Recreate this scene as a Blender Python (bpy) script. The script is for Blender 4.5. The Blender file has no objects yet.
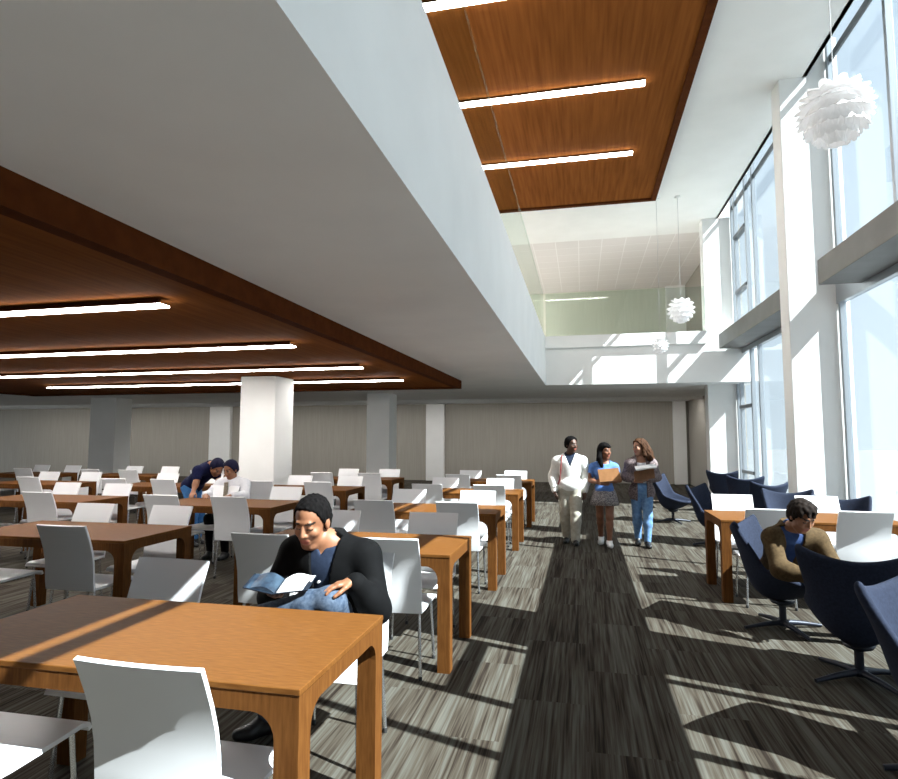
import bpy, math, random
import numpy as np
from mathutils import Vector, Matrix
random.seed(7)
PI = math.pi
scene = bpy.context.scene
COL = scene.collection

# ------------------------------------------------------------------ helpers
class MB:
    """collects simple shapes and links them as one mesh object"""
    def __init__(self):
        self.v = []; self.f = []; self.m = []; self.s = []
    def add(self, vs, fs, mi=0, smooth=False):
        b = len(self.v)
        self.v += [tuple(p) for p in vs]
        for f in fs:
            self.f.append(tuple(i + b for i in f)); self.m.append(mi); self.s.append(smooth)
        return self
    def box(self, x0, x1, y0, y1, z0, z1, mi=0):
        vs = [(x0,y0,z0),(x1,y0,z0),(x1,y1,z0),(x0,y1,z0),(x0,y0,z1),(x1,y0,z1),(x1,y1,z1),(x0,y1,z1)]
        return self.add(vs, [(0,3,2,1),(4,5,6,7),(0,1,5,4),(1,2,6,5),(2,3,7,6),(3,0,4,7)], mi)
    def tube(self, pts, rad, n=10, mi=0, caps=True):
        pts = [Vector(p) for p in pts]
        rr = rad if isinstance(rad, (list, tuple)) else [rad]*len(pts)
        vs = []; fs = []
        up = Vector((0,0,1))
        for i, p in enumerate(pts):
            d = (pts[min(i+1, len(pts)-1)] - pts[max(i-1, 0)]).normalized()
            a = d.cross(up)
            if a.length < 1e-3: a = Vector((1,0,0))
            a.normalize(); b = d.cross(a)
            for k in range(n):
                t = 2*PI*k/n
                vs.append(p + (a*math.cos(t) + b*math.sin(t))*rr[i])
        for i in range(len(pts)-1):
            for k in range(n):
                k2 = (k+1) % n
                fs.append((i*n+k, i*n+k2, (i+1)*n+k2, (i+1)*n+k))
        self.add(vs, fs, mi, True)
        if caps:
            L = len(pts)-1
            self.add(vs[:n], [tuple(range(n))[::-1]], mi)
            self.add(vs[L*n:], [tuple(range(n))], mi)
        return self
    def prism(self, poly, axis, a0, a1, mi=0):
        """poly: 2D points; extruded along 'x','y' or 'z'"""
        def P(u, w, t):
            return {'x':(t,u,w), 'y':(u,t,w), 'z':(u,w,t)}[axis]
        n = len(poly)
        vs = [P(u,w,a0) for u,w in poly] + [P(u,w,a1) for u,w in poly]
        fs = [tuple(range(n))[::-1], tuple(range(n,2*n))]
        for i in range(n):
            j = (i+1) % n
            fs.append((i, j, n+j, n+i))
        return self.add(vs, fs, mi)
    def lathe(self, prof, n=24, mi=0, c=(0,0)):
        vs = []; fs = []
        for r, z in prof:
            for k in range(n):
                t = 2*PI*k/n
                vs.append((c[0]+r*math.cos(t), c[1]+r*math.sin(t), z))
        for i in range(len(prof)-1):
            for k in range(n):
                k2 = (k+1) % n
                fs.append((i*n+k, i*n+k2, (i+1)*n+k2, (i+1)*n+k))
        return self.add(vs, fs, mi, True)
    def build(self, name, mats, parent=None, bevel=0, fix=True):
        me = bpy.data.meshes.new(name)
        me.from_pydata(self.v, [], self.f)
        mats = mats if isinstance(mats, (list, tuple)) else [mats]
        for m in mats: me.materials.append(m)
        me.polygons.foreach_set('material_index', self.m)
        me.polygons.foreach_set('use_smooth', self.s)
        if fix:
            import bmesh
            bm = bmesh.new(); bm.from_mesh(me)
            bmesh.ops.recalc_face_normals(bm, faces=bm.faces)
            bm.to_mesh(me); bm.free()
        me.update()
        o = bpy.data.objects.new(name, me); COL.objects.link(o)
        if parent: o.parent = parent
        if bevel:
            b = o.modifiers.new('bevel', 'BEVEL'); b.width = bevel; b.segments = 2
            b.limit_method = 'ANGLE'; b.harden_normals = False
        return o

def tag(o, label=None, cat=None, group=None, kind=None):
    if label: o['label'] = label
    if cat: o['category'] = cat
    if group: o['group'] = group
    if kind: o['kind'] = kind
    return o

def thing(name, label, cat, loc=(0,0,0), rz=0, group=None):
    o = bpy.data.objects.new(name, None); COL.objects.link(o)
    o.empty_display_size = 0.1
    o.location = loc; o.rotation_euler = (0,0,rz)
    return tag(o, label, cat, group)

def dup(root, loc, rz, label, group=None):
    r = root.copy(); COL.objects.link(r)
    r.location = loc; r.rotation_euler = (0,0,rz)
    r['label'] = label
    if group: r['group'] = group
    for ch in list(root.children):
        c = ch.copy(); COL.objects.link(c); c.parent = r
        for g in list(ch.children):
            d = g.copy(); COL.objects.link(d); d.parent = c
    return r

# ------------------------------------------------------------------ materials
def mat(name, col, rough=0.6, metal=0.0, spec=0.5, emit=None, estr=0.0):
    m = bpy.data.materials.new(name); m.use_nodes = True
    b = m.node_tree.nodes['Principled BSDF']
    b.inputs['Base Color'].default_value = (*col, 1)
    b.inputs['Roughness'].default_value = rough
    b.inputs['Metallic'].default_value = metal
    b.inputs['Specular IOR Level'].default_value = spec
    if emit:
        b.inputs['Emission Color'].default_value = (*emit, 1)
        b.inputs['Emission Strength'].default_value = estr
    return m

def nodes(m):
    nt = m.node_tree
    return nt, nt.nodes, nt.links, nt.nodes['Principled BSDF']

def noise_mat(name, c0, c1, scale, rough=0.6, detail=4, lo=0.35, hi=0.65, spec=0.4, c2=None, bump=0.0):
    m = mat(name, c0, rough, spec=spec)
    nt, N, L, b = nodes(m)
    tc = N.new('ShaderNodeTexCoord'); mp = N.new('ShaderNodeMapping')
    mp.inputs['Scale'].default_value = scale
    L.new(tc.outputs['Object'], mp.inputs['Vector'])
    n = N.new('ShaderNodeTexNoise'); n.inputs['Scale'].default_value = 1; n.inputs['Detail'].default_value = detail
    L.new(mp.outputs['Vector'], n.inputs['Vector'])
    r = N.new('ShaderNodeValToRGB')
    r.color_ramp.elements[0].position = lo; r.color_ramp.elements[0].color = (*c0, 1)
    r.color_ramp.elements[1].position = hi; r.color_ramp.elements[1].color = (*c1, 1)
    if c2:
        e = r.color_ramp.elements.new((lo+hi)/2); e.color = (*c2, 1)
    L.new(n.outputs['Fac'], r.inputs['Fac']); L.new(r.outputs['Color'], b.inputs['Base Color'])
    if bump:
        bp = N.new('ShaderNodeBump'); bp.inputs['Strength'].default_value = bump; bp.inputs['Distance'].default_value = 0.004
        L.new(n.outputs['Fac'], bp.inputs['Height']); L.new(bp.outputs['Normal'], b.inputs['Normal'])
    return m

M = {}
M['white'] = noise_mat('white_paint', (.80,.80,.78), (.84,.84,.82), (1.5,1.5,1.5), .7)
M['soffit'] = noise_mat('soffit_paint', (.80,.80,.80), (.84,.84,.835), (1.5,1.5,1.5), .7)
M['olive'] = noise_mat('grey_wallcovering', (.345,.322,.28), (.38,.355,.31), (30,30,1.2), .75)
M['mezzwall'] = noise_mat('mezzanine_wallcovering', (.62,.64,.55), (.66,.68,.59), (20,20,1), .75)
M['shelf'] = noise_mat('light_shelf_paint', (.125,.122,.117), (.15,.147,.142), (3,3,3), .5)
M['alu'] = mat('mullion_aluminium', (.38,.41,.44), .35, .55)
M['darkalu'] = mat('dark_gasket_metal', (.12,.13,.14), .4, .4)
M['chrome'] = mat('chrome_tube', (.72,.74,.77), .22, .95)
M['blackcap'] = mat('black_rubber', (.02,.02,.02), .6)
M['chair'] = noise_mat('white_laminate', (.80,.80,.81), (.82,.82,.83), (3,3,3), .32)
M['wood'] = noise_mat('orange_oak', (.102,.037,.0078), (.152,.062,.015), (14,120,60), .6, 6, .3, .7, .07, (.124,.048,.011))
M['woodx'] = noise_mat('orange_oak_leg', (.082,.029,.007), (.13,.051,.0125), (90,90,9), .6, 5, .3, .7, .07)
M['panel'] = noise_mat('walnut_panel', (.15,.048,.0105), (.222,.075,.0175), (22,1.0,6), .85, 5, .3, .7, .02)
M['paneledge'] = noise_mat('walnut_panel_edge', (.065,.018,.005), (.085,.025,.007), (9,9,9), .85, spec=.03)
M['navy'] = noise_mat('navy_wool', (.011,.015,.030), (.016,.022,.042), (60,60,60), .85, spec=.2, bump=.2)
M['navydark'] = mat('dark_navy_metal', (.012,.015,.026), .45, .3)
M['lamp'] = mat('strip_light', (1,1,1), .5, emit=(1,.97,.93), estr=32.0)
M['added_wash'] = mat('added_wall_wash', (1,1,1), .5, emit=(1,.98,.95), estr=9.0)  # glow of the hidden strip added to lift the far wall
M['petal'] = mat('white_lamp_leaf', (.85,.85,.85), .45, emit=(1,1,1), estr=.12)
M['cord'] = mat('grey_cord', (.45,.45,.46), .6)

# ceiling tiles
def tile_mat():
    m = mat('ceiling_tile', (.5,.48,.46), .8)
    nt, N, L, b = nodes(m)
    tc = N.new('ShaderNodeTexCoord')
    br = N.new('ShaderNodeTexBrick'); br.offset = 0; br.inputs['Scale'].default_value = 1
    br.inputs['Color1'].default_value = (.70,.665,.65,1); br.inputs['Color2'].default_value = (.68,.65,.635,1)
    br.inputs['Mortar'].default_value = (.80,.78,.77,1)
    br.inputs['Mortar Size'].default_value = .012; br.inputs['Brick Width'].default_value = .62; br.inputs['Row Height'].default_value = .62
    L.new(tc.outputs['Object'], br.inputs['Vector']); L.new(br.outputs['Color'], b.inputs['Base Color'])
    return m
M['tile'] = tile_mat()

def carpet_mat():
    m = mat('striped_carpet', (.1,.09,.07), .95, spec=.1)
    nt, N, L, b = nodes(m)
    tc = N.new('ShaderNodeTexCoord'); sp = N.new('ShaderNodeSeparateXYZ'); L.new(tc.outputs['Object'], sp.inputs[0])
    def M2(op, a, bb=None, c=None):
        n = N.new('ShaderNodeMath'); n.operation = op
        for i, s in enumerate((a, bb, c)):
            if s is None: continue
            if isinstance(s, (int, float)): n.inputs[i].default_value = s
            else: L.new(s, n.inputs[i])
        return n.outputs[0]
    tx = M2('FLOOR', M2('DIVIDE', sp.outputs[0], .46))            # plank columns
    par = M2('MULTIPLY', M2('MODULO', M2('ABSOLUTE', tx), 2.0), .55)
    ty = M2('FLOOR', M2('DIVIDE', M2('ADD', sp.outputs[1], par), 1.1))
    seed = M2('ADD', M2('MULTIPLY', tx, 7.31), M2('MULTIPLY', ty, 13.77))
    cb = N.new('ShaderNodeCombineXYZ')
    L.new(M2('ADD', M2('MULTIPLY', sp.outputs[0], 46.0), seed), cb.inputs[0])
    L.new(M2('ADD', M2('MULTIPLY', sp.outputs[1], 1.1), M2('MULTIPLY', seed, 3.1)), cb.inputs[1])
    n1 = N.new('ShaderNodeTexNoise'); n1.inputs['Scale'].default_value = 1.0; n1.inputs['Detail'].default_value = 2.5; n1.inputs['Roughness'].default_value = .62
    L.new(cb.outputs[0], n1.inputs['Vector'])
    cb2 = N.new('ShaderNodeCombineXYZ')
    L.new(M2('ADD', M2('MULTIPLY', sp.outputs[0], 9.0), seed), cb2.inputs[0])
    L.new(M2('MULTIPLY', seed, 1.7), cb2.inputs[1])
    n2 = N.new('ShaderNodeTexNoise'); n2.inputs['Scale'].default_value = 1.0; n2.inputs['Detail'].default_value = 1
    L.new(cb2.outputs[0], n2.inputs['Vector'])
    f = M2('ADD', M2('MULTIPLY', n1.outputs['Fac'], .68), M2('MULTIPLY', n2.outputs['Fac'], .32))
    r = N.new('ShaderNodeValToRGB'); cr = r.color_ramp
    cr.elements[0].position = .30; cr.elements[0].color = (.0085,.006,.0045,1)
    cr.elements[1].position = .70; cr.elements[1].color = (.102,.094,.077,1)
    for p, c in ((.40,(.020,.0145,.0105)), (.47,(.043,.035,.026)), (.53,(.060,.053,.041)), (.60,(.077,.074,.063))):
        e = cr.elements.new(p); e.color = (*c, 1)
    L.new(f, r.inputs['Fac']); L.new(r.outputs['Color'], b.inputs['Base Color'])
    return m
M['carpet'] = carpet_mat()

def glass_mat(name, tint, refl, trans=(1,1,1)):
    """thin pane: mostly clear, a little mirror; lets sun through"""
    m = bpy.data.materials.new(name); m.use_nodes = True
    nt = m.node_tree; N = nt.nodes; L = nt.links
    N.remove(N['Principled BSDF']); out = N['Material Output']
    t = N.new('ShaderNodeBsdfTransparent'); t.inputs['Color'].default_value = (*trans, 1)
    g = N.new('ShaderNodeBsdfGlossy'); g.inputs['Roughness'].default_value = .0; g.inputs['Color'].default_value = (*tint, 1)
    lw = N.new('ShaderNodeLayerWeight'); lw.inputs['Blend'].default_value = .5
    pw = N.new('ShaderNodeMath'); pw.operation = 'POWER'; pw.inputs[1].default_value = 4.0
    ml = N.new('ShaderNodeMath'); ml.operation = 'MULTIPLY_ADD'; ml.inputs[1].default_value = refl; ml.inputs[2].default_value = .02
    L.new(lw.outputs['Facing'], pw.inputs[0]); L.new(pw.outputs[0], ml.inputs[0])
    mx = N.new('ShaderNodeMixShader')
    L.new(ml.outputs[0], mx.inputs[0]); L.new(t.outputs[0], mx.inputs[1]); L.new(g.outputs[0], mx.inputs[2])
    L.new(mx.outputs[0], out.inputs['Surface'])
    return m
M['glass'] = glass_mat('window_glass', (1,1,1), .60, (.72,.77,.80))
M['railglass'] = glass_mat('railing_glass', (1,1,1), .25, (.87,.91,.885))

# ------------------------------------------------------------------ camera
CAMZ = 1.62
F_PX, PW, PH = 597.0, 898, 779
PITCH, YAW = math.radians(4.549), math.radians(12.521)
cam_d = bpy.data.cameras.new('camera'); cam = bpy.data.objects.new('camera', cam_d); COL.objects.link(cam)
cam.location = (0,0,CAMZ); cam.rotation_euler = (PI/2+PITCH, 0, YAW)
cam_d.sensor_fit = 'HORIZONTAL'; cam_d.sensor_width = 36; cam_d.lens = 36*F_PX/PW
cam_d.clip_start = .05; cam_d.clip_end = 300
scene.camera = cam
_fw = Vector((-math.sin(YAW)*math.cos(PITCH), math.cos(YAW)*math.cos(PITCH), math.sin(PITCH)))
_rt = Vector((math.cos(YAW), math.sin(YAW), 0)); _up = _rt.cross(_fw)
def in_view(x, y, z=.6, margin=60):
    p = Vector((x, y, z-CAMZ)); c = p.dot(_fw)
    if c < .3: return False
    u = PW/2 + F_PX*p.dot(_rt)/c; v = PH/2 - F_PX*p.dot(_up)/c
    return -margin < u < PW+margin and -margin < v < PH+margin
# ------------------------------------------------------------------ the setting
ZL, ZT, ZH = 2.86, 4.04, 6.90          # low ceiling, mezzanine floor edge, high ceiling
YF, YB = 21.95, 14.45                  # far wall, far mezzanine edge
XB, XG = -.83, 3.60                    # bulkhead face, glass line
XL, Y0 = -27.0, -4.0
S = 'structure'
def struct(name, mb, m, bevel=0, parent=None):
    o = mb.build(name, m, parent, bevel)
    if parent is None: o['kind'] = S
    return o
struct('floor', MB().box(XL-.3, XG+.3, Y0, YF+.3, -.25, 0), M['carpet'])
struct('ground', MB().box(-90, 90, -80, 100, -.5, -.27), noise_mat('pale_paving', (.165,.175,.18), (.195,.205,.21), (2,2,2), .8))
struct('wall_far', MB().box(XL, XG+.3, YF, YF+.3, 0, ZL), M['olive'])
struct('wall_mezzanine_far', MB().box(XL, XG+.3, YF, YF+.3, ZT, ZH), M['mezzwall'])
struct('wall_left', MB().box(XL-.3, XL, Y0, YF+.3, ZL-.2, ZT+.1).box(XL-.3, XL, YF-.5, YF+.3, 0, ZH+.3), M['white'])
struct('wall_back', MB().box(XL, XG+.3, Y0-.3, Y0, 0, ZH+.3), M['olive'])
# side wall beyond the last pilaster
struct('wall_right', MB().box(XG, XG+.3, 15.7, YF, 0, ZH), M['olive'])
# mezzanine slab: left side and across the far end
struct('ceiling_low', MB().box(XL, XB, Y0, YF, ZL, ZT).box(XB, XG+.3, YB, YF, ZL, ZT), [M['white']], 0)
for o in [bpy.data.objects['ceiling_low']]:
    o.data.materials.append(M['soffit'])
    for p in o.data.polygons:
        if p.normal.z < -.9: p.material_index = 1
struct('ceiling_high', MB().box(XL, 3.31, Y0, 16.1, ZH, ZH+.25).box(3.25, 3.31, Y0, 16.1, ZH, 7.5).box(3.25, XG+.06, Y0, 16.1, 7.45, 7.6), M['white'])
struct('ceiling_tiled', MB().box(XL, XG+.3, 16.1, YF+.3, ZH, ZH+.25), M['tile'])
struct('trim_1', MB().box(XB, 2.80, YB-.07, YB+.02, 3.74, 4.03), M['white'], .006)
struct('trim_2', MB().box(3.2, XG+.02, 16.1, 16.2, ZH, 7.6), M['white'])
# pilasters along the window wall
PIL = (3.62, 9.32, 15.12)
for y in PIL:
    struct('pilaster', MB().box(2.93, XG+.12, y, y+(.62 if y < 5 else .36), 0, ZH if y > 15 else 7.45), M['white'], .012)
# flat pilasters on the far wall
for x0, x1 in ((-14.9,-13.95), (-5.73,-5.03), (3.08,3.5)):
    struct('pilaster', MB().box(x0, x1, YF-.16, YF, 0, ZL), M['white'], .01)
struct('pilaster', MB().box(2.96, 3.6, YF-.2, YF, ZT, ZH), M['white'], .01)
# free standing columns
for x0, x1, y0, y1, zt in ((-5.96,-5.27,9.6,10.28,2.7), (-5.98,-5.30,16.1,16.8,ZL), (-15.3,-14.35,16.1,16.8,ZL)):
    struct('column', MB().box(x0, x1, y0, y1, 0, zt), M['white'], .015)

# window bays: glass, mullions, small transoms next to the far jamb
bays = ((Y0, PIL[0]), (PIL[0]+.62, PIL[1]), (PIL[1]+.36, PIL[2]))
for i, (ya, yb) in enumerate(bays):
    w = thing('window_%d' % (i+1), None, None, (XG, yb, 0)); w['kind'] = S
    def loc(mb, nm, m, bev=0, w=w, yb=yb):
        o = mb.build(nm, m, w, bev); return o
    L_ = yb - ya
    loc(MB().box(.0, .016, -L_, 0, .08, 7.4), 'pane', M['glass'])
    ms = [-.06, -.34, -1.28, -1.86]
    if i == 1: ms = [-.06, -1.70, -L_+.05]
    for q in ms:
        loc(MB().box(-.045, .04, q-.03, q+.03, 0, 7.4), 'mullion', M['alu'], .006)
    a, b = ms[2], ms[1]
    for z in (.85, 2.30, 4.95, 6.25) if i != 1 else ():
        loc(MB().box(-.07, .04, a, b, z-.035, z+.035), 'transom', M['darkalu'])
    for z0, z1 in ((0,.10), (3.50,3.95)):
        loc(MB().box(-.05, .045, -L_, 0, z0, z1), 'rail', M['alu'] if z0 < 7 else M['darkalu'])
    loc(MB().box(-.012, .018, -L_, 0, 7.03, 7.135), 'rail', M['darkalu'])
    # light shelf in front of the glass
    e = yb - (.78 if i else 0)
    tag(struct('trim_%d' % (i+3), MB().box(3.05, XG-.03, ya+.02, e, 3.60, 3.93), M['shelf'], .008))

# walnut ceiling rafts
def raft(name, x0, x1, y0, y1, zb, zc, label):
    t = thing(name, label, 'ceiling panel', ((x0+x1)/2, (y0+y1)/2, zc))
    hx, hy, d = (x1-x0)/2, (y1-y0)/2, zb-zc
    MB().box(-hx+.1, hx-.1, -hy+.1, hy-.1, d+.035, 0).build('veneer_panel', M['panel'], t)
    e = MB()
    e.box(-hx, -hx+.11, -hy, hy, d, 0).box(hx-.11, hx, -hy, hy, d, 0)
    e.box(-hx+.11, hx-.11, -hy, -hy+.11, d, 0).box(-hx+.11, hx-.11, hy-.11, hy, d, 0)
    e.build('edge_frame', M['paneledge'], t)
    return t
raft('ceiling_panel', -14.0, -2.58, -1.0, 12.9, 2.68, ZL, 'dark walnut raft under the low ceiling at left')
raft('ceiling_panel', -7.0, 1.66, -1.5, 13.35, 6.76, ZH, 'walnut raft under the high ceiling above the railing')
nth = ('nearest', 'second nearest', 'third nearest', 'farthest')
for k, y in enumerate((4.05, 6.22, 8.40, 10.46)):
    o = MB().box(-3.9, 3.9, -.055, .055, -.012, .002).box(-3.9, 3.9, -.055, .055, .002, .012, 1).box(-3.85, 3.85, -.014, .014, .010, .08, 1).build('ceiling_light', [M['lamp'], M['paneledge']])
    o.location = (-7.10, y, 2.66)
    tag(o, 'long white strip light in the low walnut raft, %s of its four' % nth[k], 'ceiling light', 'strip lights in the low walnut raft')
for k, y in enumerate((6.55, 8.72, 10.92)):
    o = MB().box(-3.4, 3.4, -.065, .065, -.012, .002).box(-3.4, 3.4, -.065, .065, .002, .012, 1).box(-3.35, 3.35, -.014, .014, .010, .08, 1).build('ceiling_light', [M['lamp'], M['paneledge']])
    o.location = (-2.42, y, 6.755)
    tag(o, 'white strip light in the high walnut raft, %s' % ('cut by the top picture edge', 'the middle one of three', 'farthest of three')[k], 'ceiling light', 'strip lights in the high walnut raft')

for k, y in enumerate((17.3, 20.0)):  # unseen strips, added to brighten the mezzanine wall and tiled ceiling
    o = MB().box(-4, 4, -.075, .075, -.02, .05).build('ceiling_light', M['lamp'])
    o.location = (-6.5, y, 6.85)
    tag(o, 'added unseen strip light over the far mezzanine behind the railing, %s' % ('nearer', 'farther')[k], 'ceiling light', 'added strip lights over the mezzanine')

# strip light added to brighten the far wall, hidden behind an added white downstand
struct('trim_6', MB().box(XL, XG, 19.30, 19.36, ZL-.10, ZL), M['white'])
o = MB().box(-13.4, 13.4, -.15, .15, -.03, 0).build('ceiling_light', M['added_wash']); o.location = (-10.2, 19.60, ZL)
tag(o, 'added strip light along the far grey wall, hidden behind an added white ledge', 'ceiling light')

# glass railings on the mezzanine edge
r = thing('glass_railing', 'long glass railing on top of the white bulkhead at left', 'railing', (XB-.04, 5, ZT))
MB().box(-.008, .008, -6, 9.43, 0, 1.04).build('glass_panel', M['railglass'], r)
MB().box(-.01, .01, -6, 9.43, 1.04, 1.05).build('top_rail', M['railglass'], r)
r = thing('glass_railing', 'glass railing across the far mezzanine edge above the white band', 'railing', (.99, YB+.05, ZT))
MB().box(-1.80, 1.83, -.008, .008, 0, 1.04).build('glass_panel', M['railglass'], r)
MB().box(-1.80, 1.83, -.01, .01, 1.04, 1.05).build('top_rail', M['railglass'], r)

# pendant lamps made of overlapping white leaves
def pendant(x, y, z, R, label):
    t = thing('pendant_lamp', label, 'lamp', (x, y, z), 0, 'leafy white pendant lamps')
    MB().tube([(0,0,R*.9), (0,0,ZH-z-.03)], .004, 6).build('cord', M['cord'], t)
    MB().lathe([(0,ZH-z), (.06,ZH-z), (.06,ZH-z-.03), (0,ZH-z-.035)], 16).build('ceiling_cap', M['white'], t)
    MB().lathe([(.0,-R*.6),(R*.35,-R*.5),(R*.5,0),(R*.35,R*.6),(0,R*.9)], 20).build('core', M['petal'], t)
    mb = MB()
    rings = 7
    for i in range(rings):
        th = math.radians(25 + 125*i/(rings-1))          # polar angle from the top
        n = max(6, int(14*math.sin(th)+3))
        for k in range(n):
            ph = 2*PI*(k + .5*(i % 2))/n
            w = .62*R*math.sin(th)*2*PI/n/R + .06
            er = Vector((math.sin(th)*math.cos(ph), math.sin(th)*math.sin(ph), math.cos(th)))
            eph = Vector((-math.sin(ph), math.cos(ph), 0))
            et = Vector((math.cos(th)*math.cos(ph), math.cos(th)*math.sin(ph), -math.sin(th)))
            L1 = .42*R
            base = er*R*.68 - et*L1*.35
            rows = []
            for s, ww, lift in ((0,.55,0), (.35,1,.10), (.7,.95,.22), (1,.45,.36)):
                c = base + et*L1*s*1.15 + er*R*lift
                rows.append([c - eph*w*R*ww*.75, c + er*R*.03, c + eph*w*R*ww*.75])
            vs = [p for rw in rows for p in rw]
            vs2 = [p - er*R*.025 for p in vs]
            fs = []
            for a in range(3):
                for b_ in range(2):
                    q = a*3+b_
                    fs.append((q, q+1, q+4, q+3)); fs.append((q+12, q+15, q+16, q+13))
            for a in range(3):
                fs.append((a*3, a*3+3, a*3+15, a*3+12)); fs.append((a*3+2, a*3+14, a*3+17, a*3+5))
            for b_ in range(2):
                fs.append((b_, b_+12, b_+13, b_+1)); fs.append((9+b_, 10+b_, 22+b_, 21+b_))
            mb.add(vs+vs2, fs, 0, False)
    mb.build('leaf_shade', M['petal'], t)
    return t
pendant(2.14, 5.45, 4.37, .27, 'large leafy white pendant lamp in front of the near tall window')
pendant(2.14, 13.55, 4.37, .27, 'leafy white pendant lamp before the far mezzanine glass')
pendant(1.70, 13.6, 3.62, .17, 'small white pendant lamp hanging lowest, before the white far bulkhead')

# ------------------------------------------------------------------ tables and chairs
TW, TD, TH = 1.67, .84, .80
def leg_profile(h, w, fr, top):
    """flat side view of a leg with the rounded bracket that meets the apron"""
    pts = [(w, h), (w, top-fr)]
    for k in range(1, 7):
        a = PI/2*k/6
        pts.append((w + fr - fr*math.cos(a), top - fr + fr*math.sin(a)))
    pts += [(w+fr, h)]
    return pts
def make_table(label):
    t = thing('reading_table', label, 'table', (0,0,0), 0, 'long wooden reading tables')
    hx, hy = TW/2, TD/2
    MB().box(-hx, hx, -hy, hy, TH-.022, TH).build('table_top', M['wood'], t, .003)
    ap = MB()
    w, fr, lw = .022, .085, .088
    z0, z1 = TH-.085, TH-.0225
    ap.box(-hx+lw+fr, hx-lw-fr, -hy+.003, -hy+.003+w, z0, z1).box(-hx+lw+fr, hx-lw-fr, hy-.003-w, hy-.003, z0, z1)
    ap.box(-hx+.003, -hx+.003+w, -hy+lw+fr, hy-lw-fr, z0, z1).box(hx-.003-w, hx-.003, -hy+lw+fr, hy-lw-fr, z0, z1)
    ap.build('apron', M['woodx'], t)
    pr = leg_profile(z1, lw, fr, z0)
    for sx in (-1, 1):
        for sy in (-1, 1):
            m = MB()
            ex, ey = sx*(hx-.003), sy*(hy-.003)
            m.prism([(ex - sx*u, v) for u, v in pr], 'y', ey, ey - sy*w)
            m.prism([(ey - sy*u, v) for u, v in pr], 'x', ex, ex - sx*w)
            taper = .010
            m.add([(ex-sx*taper*0, ey, 0), (ex-sx*lw, ey, 0), (ex-sx*lw, ey-sy*lw, 0), (ex, ey-sy*lw, 0),
                   (ex, ey, z1), (ex-sx*lw, ey, z1), (ex-sx*lw, ey-sy*lw, z1), (ex, ey-sy*lw, z1)],
                  [(0,1,2,3),(4,5,6,7),(0,1,5,4),(1,2,6,5),(2,3,7,6),(3,0,4,7)])
            m.build('leg', M['woodx'], t)
    return t

def strip(prof, half, th, name, m, parent, bow=0.0):
    """a bent board: side-view centre line swept across the width"""
    P = [Vector((p[0], p[1])) for p in prof]
    n = len(P); nx = 7
    vs = []
    for side in (1, -1):
        for i, p in enumerate(P):
            d = (P[min(i+1,n-1)] - P[max(i-1,0)]).normalized(); nn = Vector((-d.y, d.x))
            q = p + nn*th/2*side
            for j in range(nx):
                s = -1 + 2*j/(nx-1)
                vs.append((s*half, q.x - bow*(1-s*s), q.y))
    fs = []; T = n*nx
    for i in range(n-1):
        for j in range(nx-1):
            a = i*nx+j
            fs.append((a, a+1, a+nx+1, a+nx)); fs.append((T+a, T+a+nx, T+a+nx+1, T+a+1))
        a = i*nx
        fs.append((a, a+nx, T+a+nx, T+a)); a = i*nx+nx-1
        fs.append((a, T+a, T+a+nx, a+nx))
    for j in range(nx-1):
        fs.append((j, T+j, T+j+1, j+1)); a = (n-1)*nx+j
        fs.append((a, a+1, T+a+1, T+a))
    mb = MB(); mb.add(vs, fs, 0, True)
    o = mb.build(name, m, parent)
    o.data.set_sharp_from_angle(angle=math.radians(40))
    return o

def make_chair(label):
    t = thing('reading_chair', label, 'chair', (0,0,0), 0, 'white chairs at the long tables')
    strip([(.235,.425),(.225,.447),(.19,.456),(.05,.450),(-.12,.446),(-.205,.450)], .225, .018, 'seat', M['chair'], t)
    strip([(-.208,.437),(-.219,.50),(-.224,.58),(-.231,.66),(-.247,.74),(-.274,.82),(-.307,.90),(-.327,.945)], .222, .016, 'backrest', M['chair'], t, .012)
    fr = MB()
    for s in (-1, 1):
        fr.tube([(s*.185,.17,.430), (s*.185,-.18,.430)], .010, 8)
    fr.tube([(-.185,.10,.428), (.185,.10,.428)], .010, 8).tube([(-.185,-.14,.428), (.185,-.14,.428)], .010, 8)
    fr.build('seat_frame', M['chrome'], t)
    for sx in (-1, 1):
        for sy, y in ((1,.17), (-1,-.18)):
            m = MB()
            top = Vector((sx*.195, y, .432)); bot = Vector((sx*.212, y+sy*.03, .025))
            m.tube([top, top.lerp(bot, .5), bot], .0115, 10, 0)
            m.tube([bot, (bot.x, bot.y, 0)], .0135, 10, 1)
            m.build('leg', [M['chrome'], M['blackcap']], t)
    return t

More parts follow.
